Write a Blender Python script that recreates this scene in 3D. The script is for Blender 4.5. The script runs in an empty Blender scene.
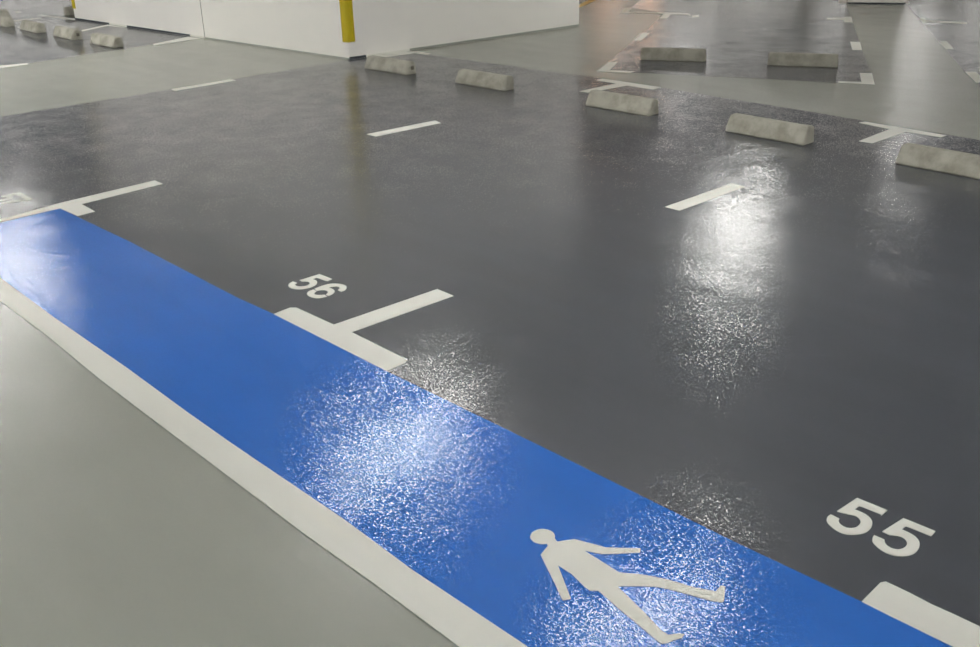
import bpy, bmesh, math
from mathutils import Matrix, Vector
from mathutils.geometry import tessellate_polygon

scene = bpy.context.scene
COL = scene.collection
scene.view_settings.view_transform = 'Standard'
scene.view_settings.look = 'None'
scene.view_settings.exposure = 0.0
scene.view_settings.gamma = 1.0
scene.view_settings.use_curve_mapping = False

# ---------------------------------------------------------------- measured floor plan (metres)
five_a = [(-1.04, 2.275), (-0.955, 2.277), (-0.955, 2.242), (-0.958, 2.248), (-1.012, 2.246), (-1.017, 2.243), (-1.018, 2.221), (-1.003, 2.222), (-0.985, 2.221), (-0.967, 2.212), (-0.955, 2.198), (-0.947, 2.177), (-0.945, 2.156), (-0.948, 2.139), (-0.957, 2.123), (-0.97, 2.109), (-0.986, 2.101), (-1.007, 2.103), (-1.028, 2.111), (-1.041, 2.121), (-1.047, 2.131), (-1.051, 2.144), (-1.05, 2.157), (-1.024, 2.155), (-1.022, 2.146), (-1.014, 2.136), (-1.002, 2.131), (-0.99, 2.131), (-0.981, 2.138), (-0.974, 2.15), (-0.974, 2.165), (-0.978, 2.18), (-0.986, 2.19), (-0.998, 2.196), (-1.009, 2.194), (-1.021, 2.187), (-1.046, 2.181)]
five_b = [(-0.909, 2.272), (-0.825, 2.274), (-0.823, 2.246), (-0.884, 2.244), (-0.888, 2.242), (-0.889, 2.222), (-0.873, 2.222), (-0.853, 2.219), (-0.838, 2.209), (-0.828, 2.196), (-0.821, 2.176), (-0.819, 2.153), (-0.823, 2.134), (-0.833, 2.119), (-0.848, 2.106), (-0.866, 2.102), (-0.888, 2.106), (-0.907, 2.115), (-0.918, 2.125), (-0.923, 2.137), (-0.926, 2.15), (-0.898, 2.151), (-0.893, 2.141), (-0.884, 2.133), (-0.871, 2.129), (-0.858, 2.133), (-0.85, 2.143), (-0.847, 2.158), (-0.85, 2.174), (-0.858, 2.186), (-0.87, 2.192), (-0.882, 2.19), (-0.892, 2.183), (-0.898, 2.178), (-0.919, 2.179)]
five_c = [(-3.529, 2.254), (-3.44, 2.257), (-3.434, 2.23), (-3.443, 2.226), (-3.493, 2.223), (-3.503, 2.219), (-3.501, 2.199), (-3.476, 2.201), (-3.456, 2.193), (-3.434, 2.172), (-3.425, 2.143), (-3.428, 2.114), (-3.442, 2.09), (-3.468, 2.077), (-3.495, 2.077), (-3.515, 2.085), (-3.531, 2.102), (-3.538, 2.125), (-3.511, 2.128), (-3.506, 2.114), (-3.495, 2.107), (-3.477, 2.107), (-3.46, 2.119), (-3.454, 2.139), (-3.461, 2.157), (-3.473, 2.166), (-3.49, 2.169), (-3.502, 2.161), (-3.51, 2.152), (-3.53, 2.153)]
six_a = [(-3.4, 2.14), (-3.407, 2.181), (-3.401, 2.218), (-3.384, 2.24), (-3.353, 2.252), (-3.327, 2.251), (-3.31, 2.24), (-3.293, 2.22), (-3.292, 2.198), (-3.316, 2.198), (-3.325, 2.215), (-3.339, 2.223), (-3.355, 2.219), (-3.368, 2.201), (-3.368, 2.188), (-3.345, 2.192), (-3.318, 2.186), (-3.302, 2.17), (-3.292, 2.145), (-3.292, 2.135), (-3.311, 2.135), (-3.321, 2.153), (-3.337, 2.163), (-3.355, 2.162), (-3.369, 2.151), (-3.374, 2.134)]
six_b = [(-3.397, 2.133), (-3.371, 2.131), (-3.363, 2.114), (-3.35, 2.105), (-3.334, 2.107), (-3.32, 2.121), (-3.315, 2.131), (-3.291, 2.127), (-3.294, 2.103), (-3.307, 2.085), (-3.333, 2.077), (-3.36, 2.079), (-3.38, 2.088), (-3.394, 2.105)]
walker = [(-1.486, 1.541), (-1.488, 1.542), (-1.492, 1.535), (-1.499, 1.529), (-1.507, 1.526), (-1.516, 1.524), (-1.524, 1.526), (-1.533, 1.529), (-1.54, 1.535), (-1.545, 1.543), (-1.548, 1.551), (-1.548, 1.56), (-1.546, 1.569), (-1.542, 1.577), (-1.536, 1.583), (-1.528, 1.587), (-1.519, 1.589), (-1.51, 1.588), (-1.502, 1.585), (-1.495, 1.58), (-1.489, 1.572), (-1.474, 1.567), (-1.463, 1.586), (-1.451, 1.605), (-1.4, 1.624), (-1.372, 1.634), (-1.307, 1.692), (-1.297, 1.678), (-1.332, 1.638), (-1.361, 1.607), (-1.403, 1.587), (-1.283, 1.581), (-1.255, 1.602), (-1.228, 1.62), (-1.188, 1.64), (-1.12, 1.663), (-1.077, 1.685), (-1.081, 1.712), (-1.071, 1.716), (-1.043, 1.67), (-1.046, 1.661), (-1.073, 1.647), (-1.153, 1.618), (-1.185, 1.602), (-1.215, 1.576), (-1.252, 1.538), (-1.141, 1.507), (-1.083, 1.488), (-1.063, 1.487), (-1.048, 1.509), (-1.039, 1.514), (-1.036, 1.502), (-1.044, 1.482), (-1.048, 1.464), (-1.057, 1.454), (-1.07, 1.456), (-1.136, 1.468), (-1.199, 1.479), (-1.273, 1.494), (-1.287, 1.48), (-1.306, 1.482), (-1.361, 1.496), (-1.408, 1.498), (-1.298, 1.426), (-1.309, 1.409), (-1.357, 1.437), (-1.467, 1.498), (-1.479, 1.537)]
T55 = [(-0.82, 1.891), (-0.821, 1.925), (-0.823, 1.985), (-0.816, 1.998), (-0.76, 1.998), (-0.703, 1.994), (-0.651, 1.996), (-0.595, 1.996), (-0.611, 1.892), (-0.753, 1.89)]
T56 = [(-3.291, 1.874), (-3.296, 1.907), (-3.3, 1.956), (-3.282, 1.973), (-3.032, 1.978), (-3.022, 2.489), (-2.917, 2.486), (-2.925, 1.983), (-2.586, 1.977), (-2.572, 1.957), (-2.568, 1.871)]
T57 = [(-5.12, -0.6), (-5.412, 1.572), (-5.472, 1.904), (-5.494, 2.257), (-5.509, 2.474), (-5.403, 2.471), (-5.363, 1.98), (-5.176, 1.974), (-5.168, 1.877), (-5.374, 1.869), (-5.377, 1.559), (-5.02, -0.6)]
dash0 = [(-8.096, 3.905), (-8.105, 4.481), (-8.018, 4.472), (-7.992, 3.89)]
dash1 = [(-5.504, 3.989), (-5.471, 4.565), (-5.378, 4.536), (-5.402, 3.99)]
dash2 = [(-3.035, 4.015), (-3.032, 4.589), (-2.942, 4.585), (-2.943, 4.014)]
Tf1 = [(-8.115, 5.95), (-8.083, 6.4), (-8, 6.493), (-7.774, 6.465), (-7.749, 6.401), (-7.93, 6.4), (-7.965, 6.087), (-7.985, 5.93)]
Tf2 = [(-5.402, 5.981), (-5.314, 5.985), (-5.266, 6.4), (-5.004, 6.398), (-5.011, 6.509), (-5.618, 6.505), (-5.611, 6.418), (-5.384, 6.409)]
Tf3 = [(-2.996, 5.887), (-2.909, 5.894), (-2.9, 6.307), (-2.671, 6.304), (-2.668, 6.374), (-3.231, 6.405), (-3.244, 6.351), (-3.008, 6.307)]
white_lo = [(-4.251, 1.164), (-3.743, 1.161), (-3.237, 1.143), (-2.916, 1.139), (-2.473, 1.136), (-1.976, 1.131), (-1.665, 1.135), (-1.364, 1.134)]
white_hi = [(-4.532, 1.262), (-3.895, 1.25), (-3.228, 1.248), (-2.804, 1.239), (-2.525, 1.237), (-2.149, 1.24), (-1.944, 1.242), (-1.652, 1.233), (-1.258, 1.24)]
blue_hi = [(-5.375, 1.869), (-4.569, 1.88), (-3.552, 1.866), (-3.292, 1.875), (-2.571, 1.871), (-1.824, 1.879), (-1.157, 1.881), (-0.822, 1.892), (-0.612, 1.89)]
L2l = [(-5.881, 6.734), (-6.119, 7.173), (-6.048, 7.214), (-5.833, 6.848), (-5.63, 6.93), (-5.608, 6.858)]
d2l = [(-6.767, 8.309), (-6.695, 8.337), (-6.971, 8.823), (-7.05, 8.784)]
t2l = [(-7.629, 9.823), (-7.546, 9.859), (-7.744, 10.193), (-7.568, 10.291), (-7.444, 10.162), (-7.489, 10.243), (-7.653, 10.395), (-8.309, 10.087), (-8.534, 10.427), (-8.633, 10.385), (-8.345, 9.955), (-7.847, 10.191)]
dig2 = [(-7.508, 10.287), (-7.441, 10.334), (-7.332, 10.184), (-7.397, 10.139)]
L2r = [(-3.807, 7.631), (-4.056, 7.521), (-4.09, 7.582), (-3.935, 7.662), (-4.142, 8.013), (-4.058, 8.062)]
d2r = [(-5.036, 9.481), (-4.953, 9.519), (-4.703, 9.098), (-4.773, 9.045)]
t2r = [(-6.018, 11.098), (-5.943, 11.151), (-5.702, 10.747), (-5.781, 10.712), (-5.893, 10.889), (-6.044, 10.804), (-6.118, 10.932), (-5.974, 11.022)]
t2rr = [(-6.901, 12.558), (-6.809, 12.618), (-6.625, 12.277), (-6.703, 12.225)]
d3 = [(-3.519, 8.571), (-3.454, 8.622), (-3.192, 8.232), (-3.26, 8.177)]
d3b = [(-4.402, 9.994), (-4.341, 10.039), (-4.091, 9.635), (-4.148, 9.593)]
d3c = [(-5.311, 11.464), (-5.258, 11.501), (-5.071, 11.194), (-5.092, 11.139)]
d3s = [(-5.152, 11.317), (-4.75, 11.421), (-4.701, 11.309), (-5.094, 11.228)]
d3d = [(-6.2, 12.949), (-6.17, 12.969), (-5.978, 12.643), (-5.997, 12.567)]
D2 = [(-5.872, 6.729), (-5.555, 6.918), (-5.115, 7.093), (-4.692, 7.296), (-4.059, 7.524), (-3.807, 7.631), (-4.412, 8.625), (-5.004, 9.594), (-5.556, 10.506), (-6.573, 12.171), (-8.6, 15.4), (-13, 17.6), (-9.015, 11.177), (-8.545, 10.42), (-7.875, 10.266), (-6.214, 7.335)]
D3 = [(-3.1, 7.95), (3.9, 12), (3.9, 29.5), (-15, 29.5), (-6.3, 13.07), (-5.301, 11.44), (-4.402, 9.994), (-3.519, 8.571)]
D4 = [(-10.56, -3), (-10.618, 3.4), (-10.521, 3.629), (-10.701, 5.027), (-10.7, 5.585), (-13.69, 5.43), (-13.9, 9.5), (-17.25, 9.5), (-17.25, -3)]
l4a = [(-10.6, 2.6), (-10.618, 3.4), (-10.527, 3.631), (-10.459, 3.611), (-10.455, 3.343), (-10.45, 2.6)]
l4b = [(-10.715, 5.034), (-10.621, 5.007), (-10.683, 5.595), (-10.921, 5.562)]
l4c = [(-12.55, 5.027), (-12.436, 4.993), (-12.678, 5.411), (-12.339, 5.479), (-12.804, 5.467)]
l4d = [(-14.667, 5.312), (-14.019, 5.355), (-13.653, 5.416), (-13.805, 5.48), (-14.434, 5.395), (-14.667, 5.364)]
l4e = [(-14.325, 4.702), (-14.34, 4.909), (-14.351, 5.224), (-14.207, 5.2), (-14.193, 4.855)]
l4f = [(-15.485, 5.315), (-15.327, 5.34), (-15.152, 5.296), (-15.249, 5.23)]
blue4 = [(-17.4, 1), (-17.08, 9), (-18.3, 9), (-18.3, 1)]
yellow = [(-8.75, 9.15), (-9.346, 10.326), (-9.595, 10.8), (-10.4, 12.4), (-10.31, 12.44), (-9.504, 10.858), (-9.11, 10.077), (-8.66, 9.19)]
A, C, B = (-13.707, 5.439), (-8.137, 5.764), (-7.934, 8.774)      # white core: left end, near corner, right end
PL, PR = (-6.600, 12.242), (-6.007, 12.561)                       # far pillar, front face
LAMP, DENOISE = 51.0, True
LAMPS = [(-2.75, 3.6), (-5.25, 3.9), (-11.5, 3.15), (-6.25, 9.6), (-9.0, 19.5),
         (0.2, 4.1), (0.8, -1.2), (-2.9, -1.6), (-5.6, -1.4), (-9.0, -1.6), (-10.2, 2.0), (-12.8, 2.3), (-15.5, 2.2), (-13.6, 1.5),  (-12.3, -1.6), (-18, -1.6), (1.6, 7.2), (1.8, 11.0), (1.6, 15)]  # unmirrored lamps; those by the left wall are added to brighten it
WARMS = [((-12.0, 11.2), 'behind the white building core'), ((-22.6, 26.4), 'over the distant end of the pale lane'), ((-24.2, 30.5), 'farthest along the pale lane')]


# ---------------------------------------------------------------- materials
def srgb(r, g, b):
    f = lambda c: c / 12.92 if c <= 0.04045 else ((c + 0.055) / 1.055) ** 2.4
    return (f(r / 255), f(g / 255), f(b / 255), 1)

def base_mat(name):
    m = bpy.data.materials.new(name); m.use_nodes = True
    nt = m.node_tree
    return m, nt, nt.nodes['Principled BSDF']

def coating(name, color, rough=0.2, peel=0.41, mottling=0.06, coat_scale=165.0, spec=0.3, haze=0.0, trowel=0.085):
    """glossy two-part resin floor paint: orange-peel surface, faint roller streaks"""
    m, nt, p = base_mat(name)
    N, L = nt.nodes, nt.links
    geo = N.new('ShaderNodeNewGeometry')
    def noise(scale, detail, vec=None):
        t = N.new('ShaderNodeTexNoise'); t.inputs['Scale'].default_value = scale
        t.inputs['Detail'].default_value = detail
        L.new(vec or geo.outputs['Position'], t.inputs['Vector']); return t
    def vmath(op, a, b=None):
        v = N.new('ShaderNodeVectorMath'); v.operation = op
        L.new(a, v.inputs[0])
        if b is not None:
            if isinstance(b, tuple): v.inputs[1].default_value = b
            else: L.new(b, v.inputs[1])
        return v.outputs['Vector']
    n1 = noise(coat_scale, 2.5)
    n2 = noise(4.5, 2.0)
    a = vmath('MULTIPLY', vmath('SUBTRACT', n1.outputs['Color'], (.5, .5, .5)), (peel, peel, 0))
    b = vmath('MULTIPLY', vmath('SUBTRACT', n2.outputs['Color'], (.5, .5, .5)), (trowel, trowel, 0))
    nn = vmath('NORMALIZE', vmath('ADD', vmath('ADD', geo.outputs['Normal'], a), b))
    L.new(nn, p.inputs['Normal'])
    # stretched roller streaks in the tint
    mp = N.new('ShaderNodeMapping'); mp.inputs['Scale'].default_value = (0.6, 3.2, 1)
    mp.inputs['Rotation'].default_value = (0, 0, 0.55)
    L.new(geo.outputs['Position'], mp.inputs['Vector'])
    n3 = noise(1.6, 5.0, mp.outputs['Vector'])
    r = N.new('ShaderNodeMapRange')
    r.inputs['From Min'].default_value = .3; r.inputs['From Max'].default_value = .7
    r.inputs['To Min'].default_value = 1 - mottling; r.inputs['To Max'].default_value = 1 + mottling
    L.new(n3.outputs['Fac'], r.inputs['Value'])
    c = N.new('ShaderNodeVectorMath'); c.operation = 'SCALE'
    c.inputs[0].default_value = color[:3]; L.new(r.outputs['Result'], c.inputs['Scale'])
    L.new(c.outputs['Vector'], p.inputs['Base Color'])
    rr = N.new('ShaderNodeMapRange')
    rr.inputs['From Min'].default_value = .3; rr.inputs['From Max'].default_value = .7
    rr.inputs['To Min'].default_value = rough * .95; rr.inputs['To Max'].default_value = rough * 1.05
    L.new(n3.outputs['Fac'], rr.inputs['Value'])
    L.new(rr.outputs['Result'], p.inputs['Roughness'])
    p.inputs['Specular IOR Level'].default_value = spec
    p.inputs['Coat Weight'].default_value = haze     # dull hazy film over the resin
    p.inputs['Coat Roughness'].default_value = .5
    return m

def rough_mat(name, c1, c2, scale=6.0, rough=0.8, bump=0.0, bscale=60.0, spec=0.3):
    m, nt, p = base_mat(name)
    N, L = nt.nodes, nt.links
    tc = N.new('ShaderNodeNewGeometry')
    t = N.new('ShaderNodeTexNoise'); t.inputs['Scale'].default_value = scale; t.inputs['Detail'].default_value = 6
    t.inputs['Roughness'].default_value = .65
    L.new(tc.outputs['Position'], t.inputs['Vector'])
    cr = N.new('ShaderNodeValToRGB')
    cr.color_ramp.elements[0].position = .36; cr.color_ramp.elements[0].color = c1
    cr.color_ramp.elements[1].position = .6; cr.color_ramp.elements[1].color = c2
    L.new(t.outputs['Fac'], cr.inputs['Fac']); L.new(cr.outputs['Color'], p.inputs['Base Color'])
    p.inputs['Roughness'].default_value = rough
    p.inputs['Specular IOR Level'].default_value = spec
    if bump:
        t2 = N.new('ShaderNodeTexNoise'); t2.inputs['Scale'].default_value = bscale; t2.inputs['Detail'].default_value = 4
        L.new(tc.outputs['Position'], t2.inputs['Vector'])
        b = N.new('ShaderNodeBump'); b.inputs['Strength'].default_value = bump; b.inputs['Distance'].default_value = .01
        L.new(t2.outputs['Fac'], b.inputs['Height']); L.new(b.outputs['Normal'], p.inputs['Normal'])
    return m

def lamp_mat(name, color, strength):
    m, nt, p = base_mat(name)
    p.inputs['Base Color'].default_value = (.8, .8, .8, 1)
    p.inputs['Emission Color'].default_value = color
    p.inputs['Emission Strength'].default_value = strength
    return m

GREY   = coating('grey_resin', (.340, .350, .308), rough=.26, spec=.34, mottling=.025)
DARK   = coating('charcoal_resin', (.049, .054, .066), rough=.12, spec=.32, mottling=.07, haze=.45)
BLUE   = coating('blue_resin', (.032, .152, .56), rough=.095, spec=.24, mottling=.05)
WHITE  = coating('white_line_paint', (.79, .79, .725), rough=.42, peel=.35, mottling=.03, spec=.3)
YELLOW = coating('yellow_line_paint', (.62, .43, .03), rough=.35, peel=.35, mottling=.04, spec=.4)
WALL   = rough_mat('wall_paint', (.89, .875, .835, 1), (.91, .895, .85, 1), 2.0, .55, .05, 120)
CEIL   = rough_mat('ceiling_paint', (.86, .855, .84, 1), (.88, .875, .86, 1), 1.0, .9)
OUTER  = rough_mat('outer_wall_paint', (.55, .54, .50, 1), (.60, .59, .55, 1), 1.0, .9)
CONC   = rough_mat('cast_concrete', (.27, .262, .215, 1), (.41, .40, .34, 1), 7.0, .9, .6, 70)
SOCKET = rough_mat('socket_concrete', (.10, .095, .075, 1), (.16, .15, .12, 1), 30.0, .95)
SEALANT = rough_mat('joint_sealant', (.13, .125, .11, 1), (.16, .155, .135, 1), 8.0, .8)
GUARD  = rough_mat('yellow_guard', (.50, .40, .012, 1), (.54, .43, .015, 1), 8.0, .45)
BODY   = rough_mat('lamp_body', (.75, .75, .75, 1), (.78, .78, .78, 1), 3.0, .5)
COOL   = lamp_mat('cool_white_diffuser', (1.0, .988, .95, 1), LAMP)
DIM    = lamp_mat('dim_diffuser', (1.0, .985, .95, 1), LAMP * .13)
WARM   = lamp_mat('warm_diffuser', (1.0, .56, .33, 1), LAMP * .55)

# ---------------------------------------------------------------- helpers
def link(name, me, mat, parent=None):
    o = bpy.data.objects.new(name, me); COL.objects.link(o)
    if mat: me.materials.append(mat)
    if parent: o.parent = parent
    return o

def tag(o, label, cat, group=None):
    o['label'] = label; o['category'] = cat
    if group: o['group'] = group
    return o

def structure(o):
    o['kind'] = 'structure'; return o

def prism_mesh(name, pts, z0, z1, origin=(0, 0)):
    """outline on the floor -> closed slab of paint"""
    ox, oy = origin
    pts = [(x - ox, y - oy) for x, y in pts]
    area = sum(pts[i - 1][0] * pts[i][1] - pts[i][0] * pts[i - 1][1] for i in range(len(pts)))
    if area < 0: pts = pts[::-1]
    n = len(pts)
    tris = tessellate_polygon([[Vector((x, y, 0)) for x, y in pts]])
    v = [(x, y, z0) for x, y in pts] + [(x, y, z1) for x, y in pts]
    f = []
    for a, b, c in tris:
        (ax, ay), (bx, by), (cx, cy) = pts[a], pts[b], pts[c]
        if (bx - ax) * (cy - ay) - (by - ay) * (cx - ax) < 0: b, c = c, b
        f.append((a + n, b + n, c + n)); f.append((c, b, a))
    for i in range(n):
        j = (i + 1) % n
        f.append((i, j, j + n, i + n))
    me = bpy.data.meshes.new(name); me.from_pydata(v, [], f); me.update()
    return me

def centroid(pts):
    return (sum(p[0] for p in pts) / len(pts), sum(p[1] for p in pts) / len(pts))

def paint(name, pts, mat, z0=.001, z1=.0025, parent=None, origin=None):
    o_ = origin or centroid(pts)
    o = link(name, prism_mesh(name, pts, z0, z1, o_), mat, parent)
    if parent is None: o.location = (o_[0], o_[1], 0)
    else: o.location = (o_[0] - parent.location.x, o_[1] - parent.location.y, 0)
    return o

def smooth(pts, n=1, keep=40):
    """round off the traced curves but keep real corners (turns sharper than keep degrees)"""
    for _ in range(n):
        out = []
        L = len(pts)
        for i in range(L):
            p, q, r = Vector(pts[i - 1]), Vector(pts[i]), Vector(pts[(i + 1) % L])
            d1, d2 = q - p, r - q
            ang = abs(math.degrees(d1.angle_signed(d2))) if d1.length > 1e-9 and d2.length > 1e-9 else 0
            if ang > keep: out.append(tuple(q))
            else:
                out.append(tuple(q - d1 * .25)); out.append(tuple(q + d2 * .25))
        pts = out
    return pts

def shift(pts, dx, dy): return [(x + dx, y + dy) for x, y in pts]

def box_bm(bm, x0, x1, y0, y1, z0, z1):
    vs = [bm.verts.new(c) for c in ((x0,y0,z0),(x1,y0,z0),(x1,y1,z0),(x0,y1,z0),(x0,y0,z1),(x1,y0,z1),(x1,y1,z1),(x0,y1,z1))]
    for f in ((3,2,1,0),(4,5,6,7),(0,1,5,4),(1,2,6,5),(2,3,7,6),(3,0,4,7)):
        bm.faces.new([vs[i] for i in f])

def box(name, b, mat, parent=None):
    bm = bmesh.new(); box_bm(bm, *b)
    me = bpy.data.meshes.new(name); bm.to_mesh(me); bm.free()
    return link(name, me, mat, parent)

# ---------------------------------------------------------------- room shell
HC = 2.5
X0, X1, Y0, Y1 = -46.0, 4.0, -5.0, 44.0
structure(box('floor', (X0, X1, Y0, Y1, -.2, 0), GREY))
structure(box('ceiling', (X0, X1, Y0, Y1, HC, HC + .2), CEIL))
structure(box('wall_west', (X0 - .2, X0, Y0, Y1, -.2, HC + .2), OUTER))
structure(box('wall_east', (X1, X1 + .2, Y0, Y1, -.2, HC + .2), OUTER))
structure(box('wall_south', (X0, X1, Y0 - .2, Y0, -.2, HC + .2), OUTER))
structure(box('wall_north', (X0, X1, Y1, Y1 + .2, -.2, HC + .2), OUTER))

# charcoal bay surfaces
d1 = blue_hi + [(3.8, 1.90), (3.8, 4.14 * 1.55 - .12), (-1.5, 6.40), (-2.472, 6.385), (-3.664, 6.452), (-5.6, 6.525), (-7.16, 6.452), (-7.985, 6.455)]
d1 += [(C[0] + .001, C[1]), (-8.095, 4.5), (-8.095, 2.5), (-8.08, -3.0), (-5.0, -3.0), (-5.15, -.5), (-5.36, 1.56)]
structure(paint('floor_bay', d1, DARK, 0, .001))
structure(paint('floor_bay', D2, DARK, 0, .001))
structure(paint('floor_bay', D3, DARK, 0, .001))
structure(paint('floor_bay', D4, DARK, 0, .001))

# blue walkway
b = [(3.8, 1.14)] + shift(white_lo[::-1], 0, .005) + [(-5.2, 1.195), (-5.27, 1.268), (-5.36, 1.56)] + blue_hi + [(3.8, 1.90)]
w = paint('walkway', b, BLUE, 0, .0016)
tag(w, 'glossy blue painted walkway strip running beside the charcoal parking bays', 'walkway')
fb = paint('walkway', blue4, BLUE, .001, .002)
tag(fb, 'far blue walkway patch just showing past the row of small wheel stops', 'walkway')
b = [(3.8, 1.135)] + white_lo[::-1] + [(-5.2, 1.19), (-5.27, 1.268)] + white_hi + [(3.8, 1.245)]
o = paint('walkway_edge_line', b, WHITE, .0016, .0031)
tag(o, 'long white edge line between the blue walkway and the pale grey floor', 'line marking')

# pedestrian symbol
o = paint('pedestrian_symbol', walker, WHITE, .0016, .0032)
tag(o, 'white walking person symbol painted on the blue walkway', 'floor symbol')

# bay numbers
def number(label, digits):
    pts = [q for d in digits for q in d[1][0]]
    c = centroid(pts)
    e = bpy.data.objects.new('bay_number', None); COL.objects.link(e)
    e.location = (c[0], c[1], 0); e.empty_display_size = .1
    tag(e, label, 'bay number', 'bay numbers')
    for nm, parts in digits:
        if len(parts) == 1:
            paint('digit', smooth(parts[0], 2), WHITE, parent=e)
        else:                                     # a stencilled digit in two pieces stays one mesh
            bm = bmesh.new()
            cc = centroid(parts[0])
            for q in parts:
                me = prism_mesh('digit', smooth(q, 2), .001, .0025, cc); bm.from_mesh(me); bpy.data.meshes.remove(me)
            me = bpy.data.meshes.new('digit'); bm.to_mesh(me); bm.free()
            d = link('digit', me, WHITE, e); d.location = (cc[0] - c[0], cc[1] - c[1], 0)
    return e
number('white painted bay number 55 nearest the walking person symbol', [('5', [five_a]), ('5', [five_b])])
number('white painted bay number 56 beside the blue walkway', [('5', [five_c]), ('6', [six_a, six_b])])
five57 = shift(five_c, -2.332, -.418)
seven57 = [(-5.758, 1.836), (-5.66, 1.837), (-5.660, 1.812), (-5.674, 1.775), (-5.692, 1.725), (-5.705, 1.665), (-5.737, 1.665), (-5.725, 1.715), (-5.705, 1.775), (-5.690, 1.808), (-5.758, 1.808)]
number('white painted bay number 57 above the end of the blue walkway', [('5', [five57]), ('7', [seven57])])

def line(pts, label, name='bay_line', group='white bay lines', z0=.001, mat=WHITE):
    o = paint(name, pts, mat, z0, z0 + .0015)
    tag(o, label, 'line marking', group); return o
T55x = T55[:8] + [(-.50, 1.996), (-.50, 2.50), (-.40, 2.50), (-.40, 1.996), (-.11, 1.996), (-.11, 1.893)] + T55[8:]
line(T56, 'white T-shaped bay line along the blue walkway below number 56')
line(T55x, 'white bay line bar beside the blue walkway below number 55')
line(T57, 'white bay line across the end of the blue walkway beside number 57', z0=.0016)
line(dash0, 'white dash on the border of the pale grey lane left of the yellow guard', 'bay_dash')
line(dash1, 'white dash between bays 57 and 56 in the middle of the charcoal floor', 'bay_dash')
line(dash2, 'white dash in front of the wheel stop lit by the brightest reflection', 'bay_dash')
line(Tf1, 'white T-shaped bay line partly along the foot of the white wall')
line(Tf2, 'white T-shaped bay line just behind a concrete wheel stop')
line(Tf3, 'white T-shaped bay line at the back between the two bays nearest right')
line(L2l, 'white L-shaped corner line at the near left corner of the far bay')
line(d2l, 'short white dash on the left border of the far bay', 'bay_dash')
line(t2l, 'white T-shaped line with a long thin stem in the warm-lit far bay')
line(L2r, 'white L-shaped corner line at the near right corner of the far bay')
line(d2r, 'short white dash on the right border of the far bay', 'bay_dash')
line(t2r, 'small white T-shaped line on the right border of the far bay')
line(t2rr, 'white dash at the left foot of the far pillar', 'bay_dash')
line(d3, 'white dash on the far right lane border, nearest of three', 'bay_dash')
line(d3b, 'white dash on the far right lane border, middle of three', 'bay_dash')
line(d3c + [], 'white dash with faint stem on the far right lane border', 'bay_dash')
line(d3s, 'faint thin white line in the reflection on the far right bay')
line(d3d, 'white dash at the right foot of the far pillar', 'bay_dash')
line(dig2, 'tiny white bay marking past the long thin line in the far bay')
line(l4a, 'white dash on the edge of the bays with the row of small wheel stops', 'bay_dash')
line(l4b, 'white line running to the wall seam beside the pale grey lane')
line(l4c, 'white line running to the wall behind the small wheel stops')
line(l4d, 'white bar line touching the left end of the white wall')
line(l4e, 'thin white line behind the small wheel stops at the far left')
line(l4f, 'tiny white dash beside the dark wheel stop end', 'bay_dash')
line(yellow, 'yellow floor line past the right end of the white wall', 'yellow_line', None, 0, YELLOW)

# ---------------------------------------------------------------- white building core
def wall_block(name, foot):
    me = prism_mesh(name, foot, 0, HC); return structure(link(name, me, WALL))
D = (A[0] + B[0] - C[0], A[1] + B[1] - C[1])
def along(p, q, t): return (p[0] + (q[0] - p[0]) * t, p[1] + (q[1] - p[1]) * t)
ts = (-10.640 - A[0]) / (C[0] - A[0]); g = .014 / (C[0] - A[0])
S0, S1 = along(A, C, ts - g / 2), along(A, C, ts + g / 2)
U0, U1 = along(D, B, ts - g / 2), along(D, B, ts + g / 2)
seam_n = Vector((S0[1] - S1[1], S1[0] - S0[0])).normalized() * .02
e0, e1 = along(S0, S1, .04), along(S0, S1, .96)
structure(link('trim_1', prism_mesh('trim_1', [(e0[0] + seam_n.x * .1, e0[1] + seam_n.y * .1), (e1[0] + seam_n.x * .1, e1[1] + seam_n.y * .1),
    (e1[0] + seam_n.x, e1[1] + seam_n.y), (e0[0] + seam_n.x, e0[1] + seam_n.y)], 0, HC), SEALANT))
wall_block('wall_left', [A, S0, U0, D])
wall_block('wall_right', [S1, C, B, U1])

def skirting(name, p, q, mat, h=.021, t=.004):
    """the floor coating turned up the foot of the wall"""
    dx, dy = q[0] - p[0], q[1] - p[1]; l = math.hypot(dx, dy)
    nx, ny = dy / l * t, -dx / l * t
    me = prism_mesh(name, [p, q, (q[0] + nx, q[1] + ny), (p[0] + nx, p[1] + ny)], .001, h)
    return structure(link(name, me, mat))
def lx(x): return along(A, C, (x - A[0]) / (C[0] - A[0]))
def ry(y): return along(C, B, (y - C[1]) / (B[1] - C[1]))
skirting('baseboard_left', A, lx(-12.80), DARK)
skirting('baseboard_left', lx(-12.80), lx(-12.36), WHITE)
skirting('baseboard_left', lx(-12.36), lx(-10.94), DARK)
skirting('baseboard_left', lx(-10.94), lx(-10.65), WHITE)
skirting('baseboard_left', lx(-10.63), C, GREY, .014)
skirting('baseboard_right', C, ry(5.95), DARK, .024)
skirting('baseboard_right', ry(5.95), ry(6.46), WHITE)
skirting('baseboard_right', ry(6.46), B, GREY, .022)

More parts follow.
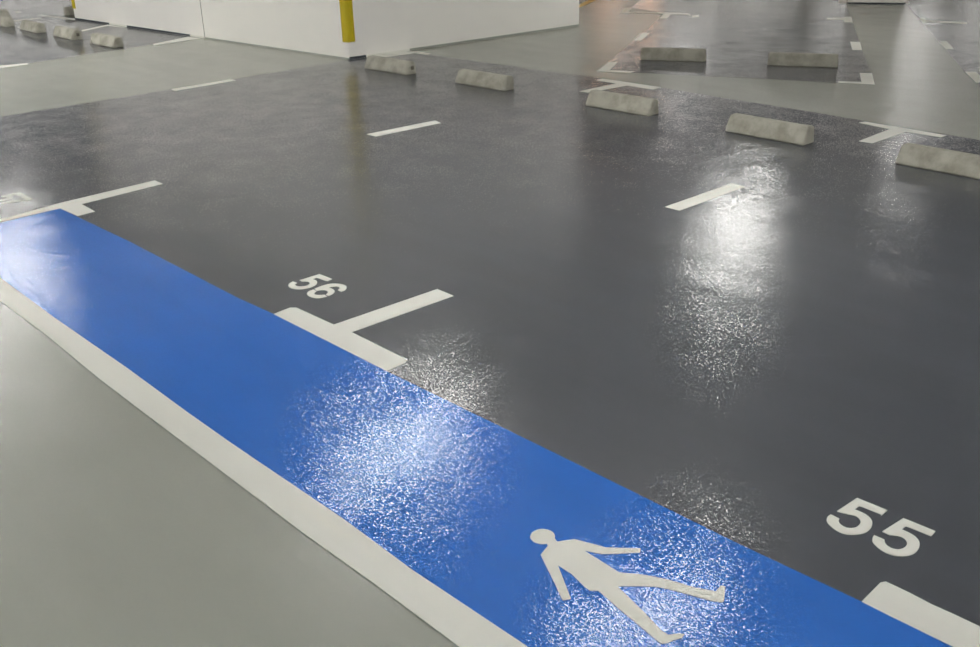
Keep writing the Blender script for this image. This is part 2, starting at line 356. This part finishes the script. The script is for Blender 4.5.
def corner_guard(c, d1_, d2_, z0, label, wid=.075, t=.006):
    """L-shaped strip on a wall corner; d1_, d2_ unit directions along the two faces; lower end is cut to a shallow V"""
    n1 = Vector((-d2_[0], -d2_[1])) * t; n2 = Vector((-d1_[0], -d1_[1])) * t
    c = Vector(c)
    a, b_ = c + Vector(d1_) * wid, c + Vector(d2_) * wid
    e1, e2 = n1 * .2, n2 * .2                    # a hair of glue line between strip and wall
    foot = [a + e1, a + n1, c + n1 + n2, b_ + n2, b_ + e2, c + e1 + e2]
    me = prism_mesh('corner_guard', [tuple(p - c) for p in foot], z0, 2.0)
    o = link('corner_guard', me, GUARD); o.location = (c.x, c.y, 0)
    tag(o, label, 'corner guard', 'yellow corner guards'); return o
uAC = Vector((A[0] - C[0], A[1] - C[1])).normalized(); uCB = Vector((B[0] - C[0], B[1] - C[1])).normalized()
corner_guard(C, tuple(uAC), tuple(uCB), .16, 'yellow strip guard on the near corner of the white wall')
corner_guard(A, tuple(-uAC), tuple(uCB), .14, 'yellow strip guard on the far left end of the white wall')

# far pillar
pd = Vector((PR[0] - PL[0], PR[1] - PL[1])); pn = Vector((-pd.y, pd.x)).normalized() * .65
foot = [PL, PR, (PR[0] + pn.x, PR[1] + pn.y), (PL[0] + pn.x, PL[1] + pn.y)]
structure(link('wall_pillar', prism_mesh('wall_pillar', foot, 0, HC), WALL))
skirting('baseboard_pillar', PL, PR, DARK, .02)

# ---------------------------------------------------------------- wheel stops
def stop_mesh():
    bm = bmesh.new()
    prof = [(-.060, 0), (-.060, .016), (-.022, .094), (-.013, .104), (.048, .104), (.055, .097), (.060, .016), (.060, 0)]
    nx = 14
    half = .290
    rings = []
    for i in range(nx + 1):
        t = -1 + 2 * i / nx
        ring = []
        for (y, z) in prof:
            hl = half - .004 * (z / .104)
            wob = 0.0006 * math.sin(7.3 * t + 31 * y) + .0008 * math.sin(17 * t + 50 * z)
            ring.append(bm.verts.new((t * hl, y + (wob if y < 0 else -wob), z + (.6 * wob if z > .05 else 0))))
        rings.append(ring)
    n = len(prof)
    for i in range(nx):
        for k in range(n):
            bm.faces.new((rings[i][k], rings[i][(k + 1) % n], rings[i + 1][(k + 1) % n], rings[i + 1][k]))
    bm.faces.new(rings[0][::-1]); bm.faces.new(rings[-1])
    bmesh.ops.recalc_face_normals(bm, faces=bm.faces)
    ends = [e for e in bm.edges if len({f.normal.to_tuple(1) for f in e.link_faces}) > 1 and min(v.co.z for v in e.verts) > -1 and e.calc_face_angle(0) > .35]
    bmesh.ops.bevel(bm, geom=ends, offset=.006, segments=2, affect='EDGES', clamp_overlap=True)
    me = bpy.data.meshes.new('wheel_stop'); bm.to_mesh(me); bm.free()
    me.materials.append(CONC)
    return me
STOP = stop_mesh()
def wheel_stop(front, deg, label, group, socket=False, turned=False):
    """front: centre of the long front foot edge"""
    o = bpy.data.objects.new('wheel_stop', STOP); COL.objects.link(o)
    r = math.radians(deg)
    o.rotation_euler = (0, 0, r + (math.pi if turned else 0))
    o.location = (front[0] - math.sin(r) * .060, front[1] + math.cos(r) * .060, .001)
    tag(o, label, 'wheel stop', group)
    if socket:
        s = box('socket', (.278, .2895, .0, .034, .035, .070), SOCKET, o)
        s['label'] = 'dark square socket in the end of the stop'
    return o
g1 = 'wheel stops along the back of the near bays'
wheel_stop((-7.335, 5.563), 2.0, 'concrete wheel stop nearest the wall corner with the yellow guard', g1, True)
wheel_stop((-6.152, 5.605), 0.5, 'concrete wheel stop second from the white wall corner', g1)
wheel_stop((-4.712, 5.612), 1.0, 'concrete wheel stop in front of a white T-shaped line', g1)
wheel_stop((-3.478, 5.577), -1.5, 'stained concrete wheel stop standing in the bright floor reflection', g1)
wheel_stop((-2.296, 5.530), -2.5, 'concrete wheel stop of the nearest bay, cut by the right picture edge', g1)
g2 = 'wheel stops across the far bay'
wheel_stop((-5.705, 7.556), 27.0, 'dark-fronted wheel stop in the far bay beside the L-shaped left corner line', g2, turned=True)
wheel_stop((-4.665, 8.000), 26.5, 'dark-fronted wheel stop in the far bay beside the L-shaped right corner line', g2, turned=True)
g3 = 'small wheel stops beside the far left wall'
wheel_stop((-11.08, 4.622), 1.0, 'pale wheel stop nearest the grey lane in the row by the far wall', g3)
wheel_stop((-12.07, 4.600), -1.0, 'pale wheel stop second from the grey lane, with a dark end', g3, True)
wheel_stop((-13.03, 4.575), -1.5, 'pale wheel stop third from the grey lane by the far wall', g3)
wheel_stop((-13.98, 4.550), -1.5, 'pale wheel stop farthest from the grey lane, cut by the picture edge', g3)
wheel_stop((-14.73, 4.70), 90.0, 'dark wheel stop end behind the pale row at the far left', g3)
wheel_stop((-14.24, 5.845), 90.0, 'dark wheel stop half hidden behind the left end of the white wall', g3)

# ---------------------------------------------------------------- ceiling luminaires (above the picture, some reflected in the floor, some added for brightness)
def luminaire(x, y, mat=None, group='ceiling lights', half=.64):
    e = bpy.data.objects.new('ceiling_light', None); COL.objects.link(e)
    e.location = (x, y, HC); e.empty_display_size = .2
    tag(e, 'unseen white batten light hung from the ceiling above the parking floor' if mat is not WARM else 'warm-coloured batten ceiling light above the far bay', 'ceiling light', group)
    box('housing', (-.02, .02, -half, half, -.185, -.1605), BODY, e)
    for sy in (-.7 * half, .7 * half): box('hanger', (-.006, .006, sy - .006, sy + .006, -.1605, 0), BODY, e)
    box('diffuser', (-.045, .045, -half + .04, half - .04, -.270, -.1855), mat or COOL, e)
    return e
for (x, y) in LAMPS: luminaire(x, y)
for x, y in ((-6.2, 13.6), (-12.95, 17.2), (-12.55, 17.2)): luminaire(x, y, DIM)
for i in range(13):                                  # added long dim rows, unseen, to brighten the far ceiling and floor sheen
    for j in range(6):
        x, y = -3.5 - 3.3 * i + (j % 2) * 1.2, 13.5 + 5.6 * j
        if x > X0 + 1 and math.hypot(x, y) > 21 and not (-17 < x < -11 and y < 20): luminaire(x, y, DIM, half=1.3)
for x, y in ((-27, 7.5), (-31, 11), (-31, 3), (-35, 7), (-39, 11), (-42, 5)): luminaire(x, y, DIM, half=1.3)  # unseen dim lights added to lift the floor at the far left
for (x, y), lb in WARMS:
    luminaire(x, y, WARM, None)['label'] = 'warm-coloured batten light hung ' + lb

world = bpy.data.worlds.new('World'); scene.world = world
world.use_nodes = True
world.node_tree.nodes['Background'].inputs['Color'].default_value = (.9, .95, 1, 1)
world.node_tree.nodes['Background'].inputs['Strength'].default_value = 0.0

# ---------------------------------------------------------------- camera
f_px, pitch, roll, yaw = 1019.24, .412211, -.0278657, .8273588
cam = bpy.data.cameras.new('camera'); cam.sensor_width = 36; cam.sensor_fit = 'HORIZONTAL'
cam.lens = f_px / 980 * 36
cam.clip_start = .05; cam.clip_end = 200
co = bpy.data.objects.new('camera', cam); COL.objects.link(co)
c_, s_ = math.cos(pitch), math.sin(pitch)
P = Matrix(((1, 0, 0), (0, s_, -c_), (0, c_, s_)))
R = Matrix.Rotation(yaw, 3, 'Z') @ P @ Matrix.Rotation(roll, 3, 'Z')
co.matrix_world = Matrix.Translation((0, 0, 1.55)) @ R.to_4x4()
scene.camera = co
scene.cycles.use_denoising = DENOISE
scene.cycles.max_bounces = 8
scene.cycles.diffuse_bounces = 5
scene.cycles.glossy_bounces = 3
scene.cycles.sample_clamp_indirect = 4.0
scene.cycles.denoising_input_passes = 'RGB_ALBEDO'
